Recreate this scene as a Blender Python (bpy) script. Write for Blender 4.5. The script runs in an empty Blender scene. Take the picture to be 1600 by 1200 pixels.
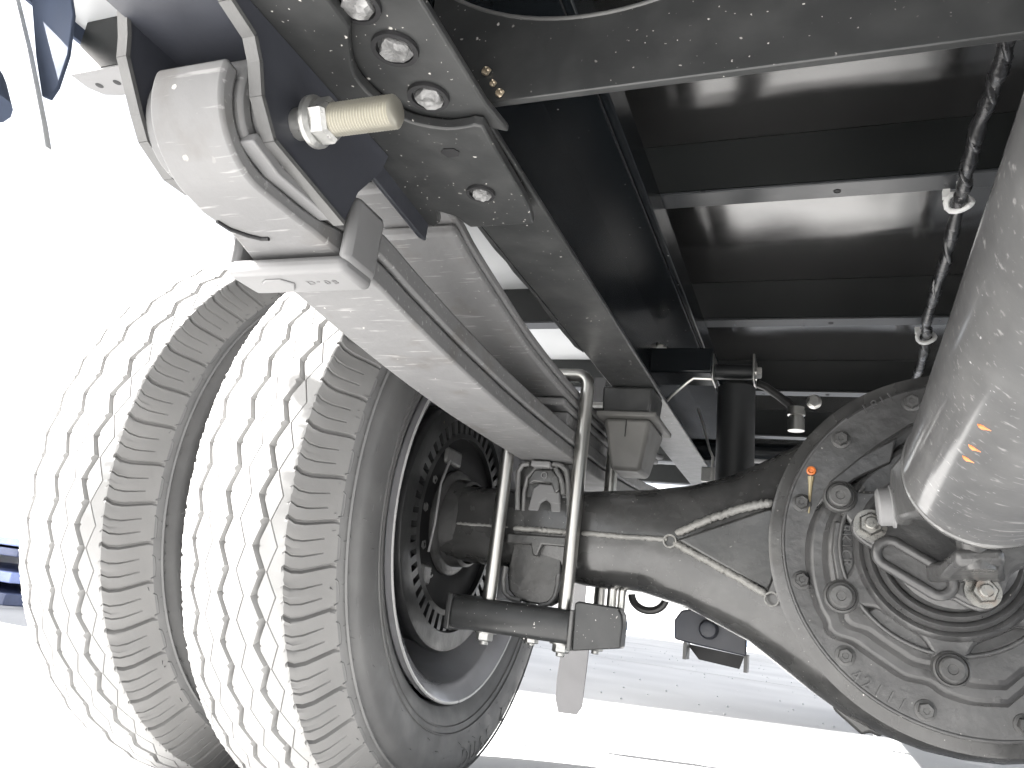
import bpy, bmesh, math, random
from mathutils import Vector, Matrix, Quaternion
random.seed(7)
sc = bpy.context.scene
C = sc.collection
PI = math.pi
# ------------------------------------------------------------------ camera
cd = bpy.data.cameras.new('camera'); cam = bpy.data.objects.new('camera', cd); C.objects.link(cam)
sc.camera = cam
cd.sensor_width = 36.0; cd.lens = 36.0*1200/1600; cd.clip_start = 0.01; cd.clip_end = 500
YAW, PIT, ROL = math.radians(22.72), math.radians(15.5), math.radians(7.4)
fw = Vector((-math.sin(YAW)*math.cos(PIT), math.cos(YAW)*math.cos(PIT), math.sin(PIT)))
rt = Vector((math.cos(YAW), math.sin(YAW), 0)); up = rt.cross(fw)
r2 = rt*math.cos(ROL)+up*math.sin(ROL); u2 = -rt*math.sin(ROL)+up*math.cos(ROL)
cam.matrix_world = Matrix(((r2.x, u2.x, -fw.x, 0), (r2.y, u2.y, -fw.y, 0), (r2.z, u2.z, -fw.z, 0), (0, 0, 0, 1)))
# ------------------------------------------------------------------ light
SUN_EL, SUN_AZ = math.radians(36), math.radians(67)      # azimuth measured from -Y towards -X
sdir = Vector((-math.sin(SUN_AZ)*math.cos(SUN_EL), -math.cos(SUN_AZ)*math.cos(SUN_EL), math.sin(SUN_EL)))
world = bpy.data.worlds.new('World'); sc.world = world; world.use_nodes = True
wn = world.node_tree; bg = wn.nodes['Background']
sky = wn.nodes.new('ShaderNodeTexSky'); sky.sky_type = 'NISHITA'; sky.sun_disc = False
sky.sun_elevation = SUN_EL; sky.sun_rotation = math.atan2(sdir.x, sdir.y)
sky.air_density = 1.0; sky.dust_density = 3.0; sky.ozone_density = 1.0
hsv = wn.nodes.new('ShaderNodeHueSaturation'); hsv.inputs['Saturation'].default_value = .3
wn.links.new(sky.outputs[0], hsv.inputs['Color']); wn.links.new(hsv.outputs[0], bg.inputs[0]); bg.inputs[1].default_value = 0.05
sl = bpy.data.lights.new('sun', 'SUN'); sl.energy = 5.0; sl.angle = math.radians(0.5); sl.color = (1, .975, .945)
so = bpy.data.objects.new('sun', sl); C.objects.link(so); so.location = (-6, -3, 6)
so.rotation_euler = sdir.to_track_quat('Z', 'Y').to_euler()
sc.view_settings.view_transform = 'Standard'; sc.view_settings.look = 'None'
sc.view_settings.exposure = 3.15; sc.view_settings.gamma = 1
sc.cycles.max_bounces = 10; sc.cycles.diffuse_bounces = 6; sc.cycles.glossy_bounces = 5
GZ = -0.27                      # ground level; the camera is the origin
CX, CY, CZ = 0.131, 0.943, 0.088  # truck centre line, axle line

# ------------------------------------------------------------------ materials
def nd(nt, t, **k):
    n = nt.nodes.new(t)
    for a, b in k.items(): setattr(n, a, b)
    return n
def mat(name, col, rough=.5, metal=0, col2=None, nscale=8, speck=0, speck_scale=90, speck_col=(.55, .53, .5),
        bump=0, bscale=60, scratch=0, coat=0, rvar=.1, wave=0, dust=0, spec=.5, blotch=None):
    m = bpy.data.materials.new(name); m.use_nodes = True; nt = m.node_tree; L = nt.links
    p = nt.nodes['Principled BSDF']
    p.inputs['Metallic'].default_value = metal; p.inputs['Coat Weight'].default_value = coat
    p.inputs['Coat Roughness'].default_value = .12; p.inputs['Specular IOR Level'].default_value = spec
    geo = nd(nt, 'ShaderNodeNewGeometry'); pos = geo.outputs['Position']
    n1 = nd(nt, 'ShaderNodeTexNoise'); n1.inputs['Scale'].default_value = nscale; n1.inputs['Detail'].default_value = 8
    L.new(pos, n1.inputs['Vector'])
    c2 = col2 or tuple(min(1, c*1.5) for c in col)
    def mix(fac, a, b):
        x = nd(nt, 'ShaderNodeMix', data_type='RGBA')
        if isinstance(fac, float): x.inputs[0].default_value = fac
        else: L.new(fac, x.inputs[0])
        for i, v in ((6, a), (7, b)):
            if isinstance(v, tuple): x.inputs[i].default_value = (*v, 1)
            else: L.new(v, x.inputs[i])
        return x.outputs[2]
    def ramp(src, a, b, inv=False):
        r = nd(nt, 'ShaderNodeMapRange'); L.new(src, r.inputs[0])
        r.inputs[1].default_value = a; r.inputs[2].default_value = b
        r.inputs[3].default_value = 1. if inv else 0.; r.inputs[4].default_value = 0. if inv else 1.
        return r.outputs[0]
    def mul(a, b):
        q = nd(nt, 'ShaderNodeMath', operation='MULTIPLY')
        for i, v in enumerate((a, b)):
            if isinstance(v, (int, float)): q.inputs[i].default_value = v
            else: L.new(v, q.inputs[i])
        return q.outputs[0]
    color = mix(ramp(n1.outputs[0], .35, .7), col, c2)
    mask = None
    if blotch:
        nb = nd(nt, 'ShaderNodeTexNoise'); nb.inputs['Scale'].default_value = blotch[1]; nb.inputs['Detail'].default_value = 5
        L.new(pos, nb.inputs['Vector']); color = mix(mul(ramp(nb.outputs[0], .56, .66), blotch[2]), color, blotch[0])
    if speck:
        for s, th in ((speck_scale, .10), (speck_scale*2.6, .13)):
            v = nd(nt, 'ShaderNodeTexVoronoi'); v.inputs['Scale'].default_value = s
            nw = nd(nt, 'ShaderNodeTexNoise'); nw.inputs['Scale'].default_value = s*2; nw.inputs['Detail'].default_value = 2
            L.new(pos, nw.inputs['Vector'])
            vm = nd(nt, 'ShaderNodeVectorMath', operation='MULTIPLY_ADD'); L.new(nw.outputs['Color'], vm.inputs[0])
            vm.inputs[1].default_value = (.6/s,)*3; L.new(pos, vm.inputs[2]); L.new(vm.outputs[0], v.inputs['Vector'])
            d = ramp(v.outputs['Distance'], th*.6, th, True)
            sp = nd(nt, 'ShaderNodeSeparateColor'); L.new(v.outputs['Color'], sp.inputs[0])
            k = ramp(sp.outputs[0], 1-speck, 1-speck*.5)
            nm = nd(nt, 'ShaderNodeTexNoise'); nm.inputs['Scale'].default_value = 9; nm.inputs['Detail'].default_value = 3; L.new(pos, nm.inputs['Vector'])
            mk = mul(mul(d, k), ramp(nm.outputs[0], .40, .56)); color = mix(mk, color, speck_col)
    if dust:
        n3 = nd(nt, 'ShaderNodeTexNoise'); n3.inputs['Scale'].default_value = 30; n3.inputs['Detail'].default_value = 10
        L.new(pos, n3.inputs['Vector']); color = mix(mul(ramp(n3.outputs[0], .45, .75), dust), color, (.27, .27, .265))
    if scratch:
        mp = nd(nt, 'ShaderNodeMapping'); mp.inputs['Scale'].default_value = (30, 260, 260); L.new(pos, mp.inputs[0])
        n4 = nd(nt, 'ShaderNodeTexNoise'); n4.inputs['Scale'].default_value = 1; n4.inputs['Detail'].default_value = 3
        L.new(mp.outputs[0], n4.inputs['Vector']); color = mix(mul(ramp(n4.outputs[0], .62, .72), scratch), color, (.62, .61, .6))
    L.new(color, p.inputs['Base Color'])
    n2 = nd(nt, 'ShaderNodeTexNoise'); n2.inputs['Scale'].default_value = nscale*4; n2.inputs['Detail'].default_value = 6
    L.new(pos, n2.inputs['Vector'])
    r = nd(nt, 'ShaderNodeMapRange'); L.new(n2.outputs[0], r.inputs[0]); r.inputs[1].default_value = .3; r.inputs[2].default_value = .7
    r.inputs[3].default_value = max(.03, rough-rvar); r.inputs[4].default_value = min(1, rough+rvar); L.new(r.outputs[0], p.inputs['Roughness'])
    if bump or wave:
        b = nd(nt, 'ShaderNodeBump'); b.inputs['Distance'].default_value = .01
        nb = nd(nt, 'ShaderNodeTexNoise'); L.new(pos, nb.inputs['Vector'])
        if wave:
            nb.inputs['Scale'].default_value = bscale; nb.inputs['Detail'].default_value = 1; b.inputs['Strength'].default_value = wave; b.inputs['Distance'].default_value = .03
        else:
            nb.inputs['Scale'].default_value = bscale; nb.inputs['Detail'].default_value = 8; b.inputs['Strength'].default_value = bump; b.inputs['Distance'].default_value = .002
        L.new(nb.outputs[0], b.inputs['Height']); L.new(b.outputs[0], p.inputs['Normal'])
    return m
M = {}
M['chassis'] = mat('speckled_black_chassis_paint', (.026, .027, .0275), .38, col2=(.031, .032, .0325), speck=.60, speck_scale=85, bump=.10, bscale=90, dust=.07, nscale=14, rvar=.05)
M['frame'] = mat('gloss_black_frame_paint', (.008, .010, .012), .24, col2=(.009, .011, .013), rvar=.02, spec=.35, speck=.10, speck_scale=60)
M['bracket'] = mat('black_hanger_paint', (.030, .032, .040), .45, bump=.1, bscale=120)
M['edge'] = mat('pale_plate_edge', (.075, .075, .075), .5, col2=(.12, .12, .118), dust=.2, bump=.2, bscale=200)  # paler than the plate faces; on the cut-out it paints caught light
M['floor'] = mat('gloss_black_floor_sheet', (.014, .014, .014), .15, col2=(.016, .016, .016), wave=1.0, bscale=4.0, rvar=.03, coat=1.)
M['member'] = mat('black_crossmember_paint', (.008, .009, .009), .35, rvar=.02, spec=.4)
M['flange'] = mat('lit_crossmember_flange', (.030, .032, .035), .30, rvar=.03)  # same bearer as the web, lightened to show its lit underside
M['spring'] = mat('grey_spring_paint', (.145, .145, .147), .60, col2=(.165, .165, .166), scratch=.25, bump=.25, bscale=110, nscale=14, speck=.2, speck_scale=60, blotch=((.10, .09, .08), 22, .35), spec=.25)
M['clip'] = mat('spring_clip_paint', (.15, .15, .152), .5, bump=.12, bscale=80, spec=.4)
M['axle'] = mat('black_axle_paint', (.030, .030, .030), .27, col2=(.038, .038, .037), bump=.25, bscale=70, speck=.2, speck_scale=85, dust=.12, coat=.5)
M['cast'] = mat('cast_iron_black_paint', (.040, .040, .041), .34, col2=(.058, .058, .058), bump=.5, bscale=90, dust=.12, coat=.2, speck=.08, speck_scale=90)
M['weld'] = mat('weld_bead', (.16, .16, .155), .45, col2=(.24, .235, .22), bump=1, bscale=140, dust=.3)
M['zinc'] = mat('zinc_plated_steel', (.52, .51, .49), .30, metal=1, col2=(.58, .575, .55), nscale=6, rvar=.03)
M['zincdull'] = mat('dull_zinc_bolt', (.33, .33, .32), .36, metal=.85, col2=(.42, .42, .41), nscale=60, bump=.2, bscale=200)
M['boltblack'] = mat('black_painted_bolt', (.035, .035, .035), .42, bump=.3, bscale=200, dust=.2)
M['thread'] = mat('bright_yellow_zinc_thread', (.40, .385, .33), .34, metal=.6, col2=(.46, .44, .38), nscale=12, rvar=.04)
M['seatedge'] = mat('pale_seat_edge', (.10, .10, .10), .4, col2=(.15, .15, .148), dust=.3, bump=.5, bscale=180)  # stamped flanges paler than the seat body
M['yellowzinc'] = mat('dull_plated_nut', (.17, .168, .16), .30, metal=.85, col2=(.25, .245, .23), nscale=70, blotch=((.22, .12, .07), 60, .25))
M['weldplug'] = mat('rough_bright_rivet_end', (.16, .16, .16), .4, metal=.3, col2=(.28, .28, .28), nscale=120, bump=1, bscale=200)
M['dark'] = mat('dark_recess', (.008, .008, .009), .6)
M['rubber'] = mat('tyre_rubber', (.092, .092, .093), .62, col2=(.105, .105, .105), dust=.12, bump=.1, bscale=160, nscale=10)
M['tread'] = mat('dusty_sunlit_tread_rubber', (.27, .268, .265), .8, col2=(.33, .328, .325), bump=.12, bscale=160, nscale=18)  # dust, plus overexposed sunlight lightened into the tread colour
M['rim'] = mat('grey_rim_paint', (.32, .32, .335), .22, rvar=.03, coat=.5, metal=.3)
M['lip'] = mat('bright_rim_lip', (.28, .28, .28), .3)
M['silver'] = mat('bounce_lit_bed_sheet', (.42, .43, .44), .4, col2=(.46, .47, .48), nscale=2)  # bed sheet tone carries light bounced from sunlit ground
M['drum'] = mat('black_brake_drum', (.011, .0115, .012), .40, bump=.25, bscale=90, dust=.05)
M['tube'] = mat('gunmetal_shaft_paint', (.065, .065, .066), .40, metal=.0, col2=(.080, .080, .080), speck=.4, speck_scale=110, speck_col=(.42, .42, .42), rvar=.05, nscale=22, coat=1., bump=.10, bscale=60, scratch=.22, dust=.12)
M['orange'] = mat('orange_paint_mark', (.75, .20, .07), .6, col2=(.8, .3, .1), nscale=200)
M['red'] = mat('rusty_orange_sealant', (.42, .12, .03), .3)
M['yellow'] = mat('pale_sealant_drip', (.24, .20, .12), .5)
M['brass'] = mat('bright_scraped_metal', (.62, .52, .38), .35, metal=.8)
M['bump'] = mat('bump_stop_rubber', (.065, .064, .061), .62, dust=.2)
M['hose'] = mat('black_rubber_hose', (.02, .02, .02), .35)
M['cable'] = mat('black_harness_tape', (.02, .02, .021), .28, bump=1, bscale=70)
M['tie'] = mat('white_plastic_clamp', (.72, .72, .7), .4)
M['shock'] = mat('satin_black_shock', (.010, .011, .012), .55)
M['shield'] = mat('shaded_dust_shield', (.006, .006, .0065), .7, spec=.12, rvar=.05)  # near-black, the shade inside the wheel put into the colour
M['shoulder'] = mat('flare_lightened_shoulder_rubber', (.145, .144, .142), .75, col2=(.175, .173, .17), bump=.12, bscale=160, nscale=18)  # paler than the sidewall: flare over the shoulder put into the colour
M['shade'] = mat('pale_mud_flap_rubber', (.042, .042, .044), .7)
M['mudguard'] = mat('blue_grey_bracket_paint', (.04, .05, .075), .8, spec=.1)
M['orangetip'] = mat('rusty_orange_bush', (.5, .14, .06), .6)
M['concrete'] = None
def ground_mat():
    m = mat('pale_concrete', (.41, .41, .41), .8, col2=(.50, .50, .495), nscale=2.5, bump=.6, bscale=40, blotch=((.36, .36, .355), 1.6, .35), speck=.25, speck_scale=14, speck_col=(.62, .62, .62))
    return m
M['concrete'] = ground_mat()
M['farstrip'] = mat('blue_grey_kerb_paint', (.17, .24, .36), .7)
M['wall'] = mat('grey_rendered_wall', (.34, .34, .34), .8, col2=(.42, .42, .41), nscale=.6)
M['vanwhite'] = mat('white_van_paint', (.8, .8, .8), .3)
M['vanblue'] = mat('pale_blue_plastic', (.30, .36, .62), .4)
M['glass'] = mat('dark_window_glass', (.10, .12, .2), .4)

# ------------------------------------------------------------------ mesh builder
class MB:
    def __init__(s): s.v = []; s.f = []; s.mi = []
    def add(s, vs, fs, mi=0):
        o = len(s.v); s.v += [Vector(v) for v in vs]; s.f += [tuple(i+o for i in f) for f in fs]; s.mi += [mi]*len(fs); return s
    def box(s, x0, x1, y0, y1, z0, z1, mi=0):
        vs = [(x, y, z) for x in (x0, x1) for y in (y0, y1) for z in (z0, z1)]
        return s.add(vs, [(0, 1, 3, 2), (4, 6, 7, 5), (0, 4, 5, 1), (2, 3, 7, 6), (0, 2, 6, 4), (1, 5, 7, 3)], mi)
    def prism(s, poly, a, b, axis='X', mi=0):
        """poly: 2D points in the plane of the two other axes (XY order), swept from a to b along axis"""
        def P(p, t):
            if axis == 'X': return (t, p[0], p[1])
            if axis == 'Y': return (p[0], t, p[1])
            return (p[0], p[1], t)
        n = len(poly); vs = [P(p, a) for p in poly]+[P(p, b) for p in poly]
        fs = [tuple(range(n)), tuple(range(2*n-1, n-1, -1))]+[(i, (i+1) % n, n+(i+1) % n, n+i) for i in range(n)]
        return s.add(vs, fs, mi)
    def tube(s, pts, r, seg=12, caps=True, closed=False, mi=0):
        pts = [Vector(p) for p in pts]; n = len(pts); rs = r if isinstance(r, (list, tuple)) else [r]*n
        vs = []; prev = None
        for i, p in enumerate(pts):
            if closed: t = (pts[(i+1) % n]-pts[i-1])
            else: t = pts[min(i+1, n-1)]-pts[max(i-1, 0)]
            t.normalize()
            if prev is None:
                a = Vector((0, 0, 1)) if abs(t.z) < .9 else Vector((1, 0, 0)); u = t.cross(a).normalized()
            else: u = (prev-t*prev.dot(t)).normalized()
            prev = u; w = t.cross(u)
            vs += [p+(u*math.cos(2*PI*k/seg)+w*math.sin(2*PI*k/seg))*rs[i] for k in range(seg)]
        fs = []
        m = n if closed else n-1
        for i in range(m):
            j = (i+1) % n
            fs += [(i*seg+k, i*seg+(k+1) % seg, j*seg+(k+1) % seg, j*seg+k) for k in range(seg)]
        if caps and not closed: fs += [tuple(range(seg-1, -1, -1)), tuple((n-1)*seg+k for k in range(seg))]
        return s.add(vs, fs, mi)
    def lathe(s, prof, c, axis, seg=48, mi=0, closed=False, a0=0, a1=2*PI):
        """prof: (distance along axis, radius)"""
        ax = Vector(axis).normalized(); a = Vector((0, 0, 1)) if abs(ax.z) < .9 else Vector((1, 0, 0))
        u = ax.cross(a).normalized(); w = ax.cross(u); c = Vector(c); full = abs(a1-a0-2*PI) < 1e-6
        ns = seg if full else seg+1; vs = []
        for h, r in prof:
            vs += [c+ax*h+(u*math.cos(a0+(a1-a0)*k/seg)+w*math.sin(a0+(a1-a0)*k/seg))*max(r, 1e-5) for k in range(ns)]
        fs = []; n = len(prof)
        for i in range(n if closed else n-1):
            j = (i+1) % n
            for k in range(seg):
                k2 = (k+1) % ns; fs.append((i*ns+k, i*ns+k2, j*ns+k2, j*ns+k))
        return s.add(vs, fs, mi)
    def strip(s, bot, top, x0, x1, mi=0):
        """band between two (y,z) polylines, x0/x1 numbers or lists"""
        n = len(bot); X0 = x0 if isinstance(x0, list) else [x0]*n; X1 = x1 if isinstance(x1, list) else [x1]*n
        vs = []
        for i in range(n):
            vs += [(X0[i], *bot[i]), (X1[i], *bot[i]), (X1[i], *top[i]), (X0[i], *top[i])]
        fs = [(0, 1, 2, 3), tuple(4*(n-1)+k for k in (3, 2, 1, 0))]
        for i in range(n-1):
            for k in range(4): fs.append((4*i+k, 4*i+(k+1) % 4, 4*i+4+(k+1) % 4, 4*i+4+k))
        return s.add(vs, fs, mi)
    def text(s, txt, size, depth, place):
        """place(x, y, h, i) -> world point for glyph coordinates"""
        for i, ch in enumerate(txt):
            if ch == ' ': continue
            cu = bpy.data.curves.new('t', 'FONT'); cu.body = ch; cu.size = size; cu.extrude = depth; cu.align_x = 'CENTER'; cu.resolution_u = 3
            o = bpy.data.objects.new('t', cu); C.objects.link(o); bpy.context.view_layer.update()
            me = o.evaluated_get(bpy.context.evaluated_depsgraph_get()).to_mesh()
            s.add([place(v.co.x, v.co.y, v.co.z, i) for v in me.vertices], [tuple(p.vertices) for p in me.polygons])
            bpy.data.objects.remove(o); bpy.data.curves.remove(cu)
        return s
WL = {}
def wl(o): return WL[o.name] if o is not None else Vector((0, 0, 0))
def build(mb, name, m, parent=None, smooth=35, bevel=0, origin=None, label=None, kind=None, subdiv=0):
    me = bpy.data.meshes.new(name)
    if origin is None:
        lo = Vector([min(v[i] for v in mb.v) for i in range(3)]); hi = Vector([max(v[i] for v in mb.v) for i in range(3)]); origin = (lo+hi)/2
    origin = Vector(origin)
    me.from_pydata([v-origin for v in mb.v], [], mb.f)
    for mm in (m if isinstance(m, list) else [m]): me.materials.append(M[mm])
    me.polygons.foreach_set('material_index', mb.mi)
    bm = bmesh.new(); bm.from_mesh(me); bmesh.ops.remove_doubles(bm, verts=bm.verts, dist=1e-6); bmesh.ops.recalc_face_normals(bm, faces=bm.faces); bm.to_mesh(me); bm.free()
    if smooth:
        me.polygons.foreach_set('use_smooth', [True]*len(me.polygons)); me.set_sharp_from_angle(angle=math.radians(smooth))
    o = bpy.data.objects.new(name, me); C.objects.link(o)
    if parent is not None: o.parent = parent; o.location = origin-wl(parent)
    else: o.location = origin
    WL[o.name] = origin
    if bevel:
        b = o.modifiers.new('bevel', 'BEVEL'); b.width = bevel; b.segments = 2; b.limit_method = 'ANGLE'; b.angle_limit = math.radians(40); b.harden_normals = False
    if label: o['label'] = label
    if kind: o['kind'] = kind
    return o
def empty(name, loc, parent=None, label=None, cat=None):
    o = bpy.data.objects.new(name, None); C.objects.link(o); o.empty_display_size = .05; loc = Vector(loc)
    if parent is not None: o.parent = parent; o.location = loc-wl(parent)
    else: o.location = loc
    WL[o.name] = loc
    if label: o['label'] = label
    if cat: o['category'] = cat
    return o
def put(proto_mesh, name, loc, axis, parent, spin=0, label=None):
    """an object sharing a mesh, its +Z turned to axis"""
    o = bpy.data.objects.new(name, proto_mesh); C.objects.link(o); o.parent = parent; loc = Vector(loc); o.location = loc-wl(parent)
    q = Vector(axis).normalized().to_track_quat('Z', 'Y') @ Quaternion((0, 0, 1), spin); o.rotation_mode = 'QUATERNION'; o.rotation_quaternion = q
    WL[o.name] = loc
    if label: o['label'] = label
    return o
_pc = {}
def proto(kind, r, h, m, extra=0):
    k = (kind, r, h, m, extra)
    if k in _pc: return _pc[k]
    mb = MB(); c = (0, 0, 0); z = (0, 0, 1)
    if kind == 'hex':        # flanged hex head
        mb.lathe([(0, 0), (0, r*1.32), (h*.16, r*1.30), (h*.24, r*1.0), (h*.24, 0)], c, z, 24)
        mb.lathe([(h*.2, 0), (h*.2, r), (h*.88, r), (h, r*.86), (h, r*.45), (h*.94, r*.38), (h*.94, 0)], c, z, 6)
    elif kind == 'nut':      # washer, nut, bolt end
        mb.lathe([(0, 0), (0, r*1.42), (h*.14, r*1.42), (h*.14, 0)], c, z, 28)
        mb.lathe([(h*.14, 0), (h*.14, r*1.05), (h*.62, r*1.05), (h*.72, r*.9), (h*.72, 0)], c, z, 6)
        mb.lathe([(h*.6, 0), (h*.6, r*.55), (h*.95, r*.55), (h, r*.45), (h, 0)], c, z, 20)
    elif kind == 'round':    # round boss with a bolt sunk in it
        mb.lathe([(-.004, r*1.25), (h*.5, r*1.18), (h*.6, r*1.05), (h*.45, r*.98), (h*.45, r*.88)], c, z, 28)
        mb.lathe([(h*.3, r*.88), (h*.9, r*.85), (h, r*.72), (h, r*.35), (h*.93, r*.3), (h*.93, 0)], c, z, 28)
    elif kind == 'plug':     # rough weld plug in a dark ring
        n = 14
        mb.lathe([(0, r), (h*.7, r*.95), (h, r*.6), (h*.85, r*.25), (h*1.05, 0)], c, z, n)
        mb.v = [Vector((v.x*(1+.16*math.sin(5*math.atan2(v.y, v.x)+1)), v.y*(1+.12*math.sin(3*math.atan2(v.y, v.x))), v.z*(1+.35*math.sin(40*v.x/r*.1+v.y/r*3)))) for v in mb.v]
    elif kind == 'ring':
        mb.lathe([(0, r), (h, r*.98), (h, r*.78), (0, r*.74)], c, z, 28)
    elif kind == 'cap':
        mb.lathe([(0, r*1.12), (h*.15, r*1.12), (h*.2, r), (h*.85, r), (h, r*.85), (h, 0)], c, z, 24)
    o = build(mb, 'proto', m, None, origin=(0, 0, 0)); me = o.data; bpy.data.objects.remove(o); me.name = kind+'_bolt'
    _pc[k] = me; return me
def lerp(a, b, t): return a+(b-a)*t
def interp(tab, x):
    if x <= tab[0][0]: return tab[0][1]
    for (a, va), (b, vb) in zip(tab, tab[1:]):
        if x <= b:
            t = (x-a)/(b-a); t = t; return va+(vb-va)*t
    return tab[-1][1]
def smoothtab(tab, n):
    """Catmull-Rom resample of (x,y) table"""
    out = []
    P = [Vector((*t, 0)) for t in tab]; m = len(P)-1
    for i in range(m):
        p0, p1, p2, p3 = P[max(i-1, 0)], P[i], P[i+1], P[min(i+2, m)]
        for k in range(n):
            t = k/n; q = .5*((2*p1)+(-p0+p2)*t+(2*p0-5*p1+4*p2-p3)*t*t+(-p0+3*p1-3*p2+p3)*t**3); out.append((q.x, q.y))
    out.append(tab[-1]); return out

# ------------------------------------------------------------------ setting
def struct(name, mb, m, **k): return build(mb, name, m, None, kind='structure', **k)
g = MB().add([(-150, -60, GZ), (150, -60, GZ), (150, 300, GZ), (-150, 300, GZ)], [(0, 1, 2, 3)])
struct('ground', g, 'concrete', origin=(0, 0, GZ))
for k, (x, y) in enumerate(((.176, 0), (-2.8, 0), (3.2, 0))):
    struct('expansion_joint', MB().box(x-.004, x+.004, -10, 13.5, GZ+.003, GZ+.004), 'wall')
for y in (-1.2, 1.75, 4.7, 7.7):
    struct('expansion_joint', MB().box(-20, 20, y-.004, y+.004, GZ+.006, GZ+.007), 'wall')
gr_ = MB(); rg = random.Random(3)
for k in range(500):
    x, y = rg.uniform(-3.5, 1.2), rg.uniform(1.2, 7); r = rg.uniform(.002, .007); c = Vector((x, y, GZ+r*.5))
    vs = [c+Vector((rg.uniform(.6, 1)*r*a, rg.uniform(.6, 1)*r*b, rg.uniform(.5, .9)*r*z)) for a, b, z in ((1, 0, 0), (-1, 0, 0), (0, 1, 0), (0, -1, 0), (0, 0, 1), (0, 0, -1))]
    gr_.add(vs, [(0, 2, 4), (2, 1, 4), (1, 3, 4), (3, 0, 4), (2, 0, 5), (1, 2, 5), (3, 1, 5), (0, 3, 5)])
grit = build(gr_, 'grit', 'silver', None, smooth=0, kind='stuff', label='loose grit scattered on the concrete below the axle'); grit['category'] = 'grit'
kerb = empty('kerb', (0, 14, GZ), None, 'pale blue kerb strip along the foot of the far wall', 'kerb')
for k in range(16):
    build(MB().box(-24+k*3+.006, -21+k*3-.006, 13.6, 14.2, GZ+.004, GZ+.14), 'kerb_stone', 'farstrip', kerb, bevel=.01)
fwall = empty('boundary_wall', (0, 18, GZ), None, 'plain grey wall standing behind the truck beyond the kerb', 'wall')
for k in range(10):
    build(MB().box(-30+k*6, -24+k*6-.02, 18, 18.3, GZ, GZ+3.2), 'wall_panel', 'wall', fwall)
    build(MB().box(-30.12+k*6, -29.88+k*6, 17.9, 18.0, GZ, GZ+3.3), 'pillar', 'wall', fwall)

# unseen tall block added left of the yard to throw shade behind the truck
bld = empty('shade_block', (-14, 1, GZ), None, 'unseen tall block added left of the yard to shade the ground behind the truck', 'building')
build(MB().box(-17, -12, -2.36, 4.6, GZ, 10.5), 'facade', 'wall', bld)
build(MB().box(-17.15, -11.85, -2.5, 4.75, 10.5, 10.75), 'roof', 'wall', bld)
for fl in range(3):
    for k in range(3):
        w = build(MB().box(-12, -11.96, -1.6+k*2.3, -.3+k*2.3, 1.0+fl*3.1, 2.5+fl*3.1), 'window', 'vanwhite', bld)
        build(MB().box(-11.97, -11.955, -1.52+k*2.3, -.38+k*2.3, 1.08+fl*3.1, 2.42+fl*3.1), 'pane', 'glass', w)

# blue slatted pallet whose end shows at the left edge
pal = empty('pallet', (-3.45, 2.4, GZ), None, 'blue plastic pallet on the ground at the far left edge, behind the tyres', 'pallet')
for z0, z1, m in ((GZ+.0, GZ+.045, 'glass'), (GZ+.085, GZ+.125, 'vanblue'), (GZ+.185, GZ+.215, 'glass'), (GZ+.225, GZ+.25, 'vanblue')):
    build(MB().box(-4.0, -2.92, 2.2, 3.2, z0, z1), 'slat', m, pal, bevel=.004)
for k in range(3):
    build(MB().box(-3.98+k*.46, -3.88+k*.46, 2.7, 3.1, GZ+.045, GZ+.225), 'block', 'vanwhite', pal)

# ------------------------------------------------------------------ the truck
truck = empty('truck', (CX, CY, GZ), None, 'underside of a truck at its rear axle, with dual tyres and silver drive shaft', 'truck')

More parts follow.
